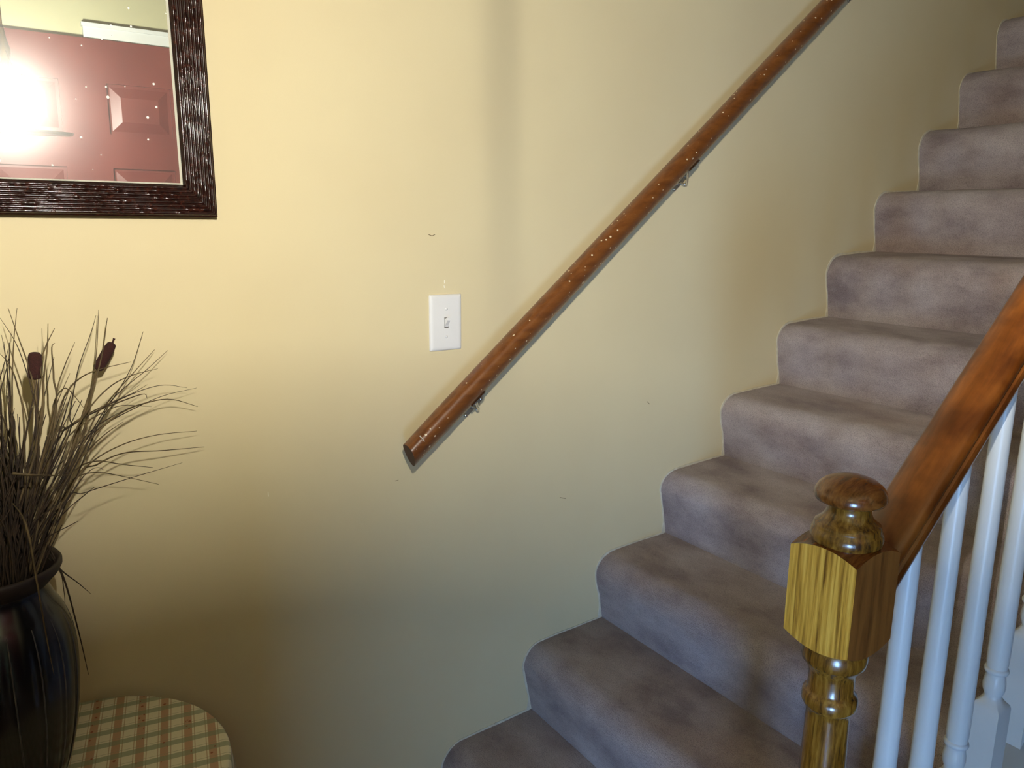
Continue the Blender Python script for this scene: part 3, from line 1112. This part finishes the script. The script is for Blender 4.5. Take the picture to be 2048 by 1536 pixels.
BL = [
    ([(590, 95), (560, 200), (480, 430), (430, 700), (395, 900)], -0.09, -0.17),
    ([(606, 60), (592, 330), (545, 650), (470, 950)], -0.05, -0.15),
    ([(660, 110), (630, 320), (570, 560), (470, 900)], -0.06, -0.15),
    ([(880, 195), (800, 430), (640, 700), (540, 920)], -0.03, -0.14),
    ([(1210, 805), (960, 830), (750, 890), (560, 1000), (430, 1170)], -0.04, -0.16),
    ([(1255, 903), (1000, 925), (765, 940), (600, 1010), (450, 1120)], -0.03, -0.15),
    ([(1120, 1000), (800, 1095), (520, 1185), (400, 1240)], -0.10, -0.18),
    ([(975, 1133), (760, 1085), (600, 1060), (470, 1090), (390, 1200)], -0.06, -0.17),
    ([(940, 1030), (750, 1010), (600, 990), (480, 1030), (390, 1150)], -0.06, -0.17),
    ([(1150, 540), (1020, 522), (900, 545), (740, 610), (600, 680), (450, 770), (340, 900)], -0.05, -0.17),
    ([(905, 520), (820, 570), (740, 605), (560, 690), (420, 780), (330, 880)], -0.05, -0.17),
    ([(905, 605), (880, 578), (740, 625), (560, 700), (400, 800), (320, 900)], -0.06, -0.18),
    ([(905, 628), (740, 690), (590, 780), (470, 900), (400, 1050)], -0.05, -0.17),
    ([(930, 655), (740, 650), (580, 720), (440, 820), (360, 950)], -0.07, -0.18),
    ([(1215, 655), (1050, 610), (900, 632), (750, 690), (560, 850), (440, 1050)], -0.04, -0.17),
    ([(1210, 540), (1000, 590), (800, 680), (610, 790), (450, 980)], -0.04, -0.16),
    ([(970, 422), (820, 460), (680, 530), (540, 680), (430, 900)], -0.07, -0.17),
    ([(805, 380), (600, 430), (480, 490), (400, 590), (340, 760)], -0.08, -0.18),
    ([(1030, 310), (900, 430), (700, 600), (570, 800), (460, 1000)], -0.03, -0.14),
    ([(950, 305), (800, 470), (670, 620), (540, 820)], -0.03, -0.15),
    ([(755, 750), (640, 830), (540, 930), (430, 1080)], -0.08, -0.17),
    ([(860, 520), (700, 640), (580, 800), (470, 980)], -0.06, -0.16),
    ([(105, 50), (85, 250), (75, 500), (70, 800)], -0.16, -0.21),
    ([(50, 50), (120, 250), (180, 420), (225, 640), (230, 900)], -0.15, -0.2),
    ([(0, 110), (90, 250), (150, 400), (205, 600), (220, 850)], -0.16, -0.2),
    ([(460, 260), (400, 400), (350, 560), (330, 800)], -0.12, -0.19),
    ([(335, 175), (280, 290), (250, 420), (255, 700)], -0.13, -0.2),
    ([(10, 215), (40, 400), (60, 650), (80, 900)], -0.17, -0.22),
    ([(0, 330), (60, 400), (110, 540), (150, 820)], -0.18, -0.22),
    ([(295, 145), (290, 300), (265, 520), (250, 800)], -0.14, -0.2),
    ([(258, 175), (258, 320), (230, 560), (210, 820)], -0.14, -0.2),
    ([(430, 450), (350, 640), (320, 800), (290, 1000)], -0.14, -0.2),
    ([(335, 265), (318, 300), (330, 480), (320, 760)], -0.15, -0.21),
    ([(640, 1045), (600, 1030), (540, 1060), (440, 1190)], -0.10, -0.18),
    ([(520, 670), (440, 570), (390, 545), (330, 640), (300, 850)], -0.12, -0.19),
]
for i, (pts, yt, yb) in enumerate(BL):
    P_, root = traced(pts, yt, yb, 100 + i)
    v, f = blade_mesh([root] + P_, 0.0011 + 0.0003 * (i % 3), 26)
    mk('grass_blade', v, f, M['grass'] if i % 3 else M['grass_dark'], bunch, True)
# blades that hang over the rim or cross in front
for i, (px, ys, r0, mt) in enumerate((
        ([(20, 1000), (52, 1050), (76, 1177), (95, 1285), (108, 1350)], [-.22, -.29, -.31, -.31, -.31], 0.0016, 'grass'),
        ([(95, 1090), (118, 1135), (135, 1180), (160, 1275), (177, 1349)], [-.19, -.21, -.21, -.2, -.19], 0.0017, 'grass_dark'),
        ([(90, 1110), (128, 1145), (155, 1165), (182, 1188)], [-.19, -.2, -.19, -.18], 0.0012, 'grass_dark'),
        ([(95, 1100), (121, 1145), (127, 1175), (130, 1205)], [-.2, -.22, -.22, -.22], 0.0010, 'grass_dark'),
        ([(25, 947), (60, 950), (100, 951), (142, 950)], [-.27, -.27, -.26, -.24], 0.0022, 'grass'))):
    v, f = blade_mesh([pix(a, b_, y) for (a, b_), y in zip(px, ys)], r0, 20)
    mk('grass_blade', v, f, M[mt], bunch, True)
# the dense tuft that nobody could count
random.seed(21)
allV, allF = [], []
for i in range(360):
    ang = random.uniform(0, 2 * PI)
    lean = min(abs(random.gauss(0, 1)) * 0.075, 0.13)
    hgt = random.uniform(0.10, 0.27) if i % 9 else random.uniform(0.26, 0.36)
    r_ = math.sqrt(random.random()) * 0.045
    a2 = random.uniform(0, 2 * PI)
    base = MOUTH + Vector((r_ * math.cos(a2), r_ * math.sin(a2), random.uniform(-0.02, 0.05)))
    tip = base + Vector((lean * math.cos(ang), 0.65 * lean * math.sin(ang), hgt))
    tip.y = min(tip.y, -0.02)
    midp = base.lerp(tip, 0.5) + Vector((random.uniform(-.012, .012), random.uniform(-.012, .012), 0.02))
    midp.y = min(midp.y, -0.03)
    v, f = tube(smooth_path([base, midp, tip], 7), [random.uniform(0.0010, 0.0019) * (1 - 0.7 * (k / 7) ** 2) for k in range(8)], 4, True, 0.5)
    o_ = len(allV)
    allV += v
    allF += [tuple(q + o_ for q in ff) for ff in f]
o = mk('grass_tuft', allV, allF, M['grass_dark'], bunch, True)
o['kind'] = 'stuff'

def cattail(head, tip, stem, yh, ys, label, rad):
    a = pix(*zc(*head[0]), yh)
    b_ = pix(*zc(*head[1]), yh)
    ct = empty('cattail', tuple(MOUTH), label, 'cattail', 'cattails in the dark vase')
    d = b_ - a
    pts = [a + d * t for t in (0, 0.03, 0.08, 0.2, 0.4, 0.6, 0.8, 0.93, 0.98, 1.0)]
    rr = [rad * q for q in (0.25, 0.7, 0.92, 1, 1.02, 1.0, 0.95, 0.82, 0.6, 0.2)]
    v, f = tube(pts, rr, 20)
    mk('head', v, f, M['cattail'], ct, True)
    P_ = [pix(*zc(*q), yh + (ys - yh) * (i + 1) / len(stem)) for i, q in enumerate(stem)]
    root = MOUTH + Vector((0.02, 0.01, -0.02))
    path = [root] + list(reversed(P_)) + [a + d * 0.05]
    v, f = tube(smooth_path(path, 20), 0.0024, 8)
    mk('stem', v, f, M['grass'], ct, True)
    if tip:
        c = pix(*zc(*tip), yh)
        v, f = tube([b_ - d * 0.02, b_.lerp(c, 0.5), c], [0.0016, 0.0014, 0.002], 8)
        mk('tip', v, f, M['cattail'], ct, True)
cattail(((598, 432), (692, 262)), (702, 236), [(560, 560), (500, 740), (430, 960), (370, 1150)], -0.055, -0.16, 'dark brown cattail leaning right above the arching grass, near the wall', 0.0086)
cattail(((218, 488), (213, 320)), None, [(222, 640), (228, 850), (225, 1050)], -0.17, -0.2, 'upright dark brown cattail in the middle of the dried grass', 0.0094)

# ------------------------------------------------------------------ hall lantern (hangs just above the camera; seen only in the mirror)
LX, LY, LZ = -0.980, -1.42, 1.522
lan = empty('hall_lantern', (LX, LY, LZ - 0.095), 'brass hall lantern glaring in the mirror', 'lamp')
v, f = lathe([(0.001, LZ - .095), (0.155, LZ - .093), (0.160, LZ - .088), (0.160, LZ - .084), (0.04, LZ - .082), (0.012, LZ - .078), (0.008, LZ - .037), (0.001, LZ - .036)], LX, LY, 64)
mk('shade_dish', v, f, M['brass'], lan, True, sharp=0.6)  # added dish, shaped to keep lamp light off the lower wall
fv, ff = tube([(LX, LY, LZ - 0.035), (LX, LY, LZ + 0.035)], 0.0018, 12)
mk('filament', fv, ff, M['filament'], lan)
v, f = lathe([(0.001, LZ + .060), (0.010, LZ + .060), (0.010, LZ + .10), (0.016, LZ + .132), (0.018, LZ + .14), (0.016, LZ + .148), (0.010, LZ + .17), (0.006, LZ + .20), (0.001, LZ + .20)], LX, LY, 48)
mk('cap', v, f, M['brass'], lan, True, sharp=0.6)
# guard wires; one of them throws the soft vertical band on the stair wall
for k in range(3):
    if k == 0:
        t = 0.047
        p_bot = (LX + 0.885 * t, LY + 1.42 * t, LZ - 0.004)
        at = math.atan2(1.42, 0.32)
        p_top = (LX + 0.016 * math.cos(at), LY + 0.016 * math.sin(at), LZ + 0.138)
    else:
        a0 = PI * (0.9 + 0.25 * k)
        p_top = (LX + 0.016 * math.cos(a0), LY + 0.016 * math.sin(a0), LZ + 0.137)
        p_bot = (LX + 0.120 * math.cos(a0), LY + 0.120 * math.sin(a0), LZ - 0.084)
    v, f = tube([p_top, p_bot], 0.0007, 8)
    mk('guard_wire', v, f, M['brass'], lan, True)
v, f = tube([(LX, LY, LZ + 0.195), (LX, LY, ZC)], 0.004, 8)
mk('cord', v, f, M['brass'], lan, True)
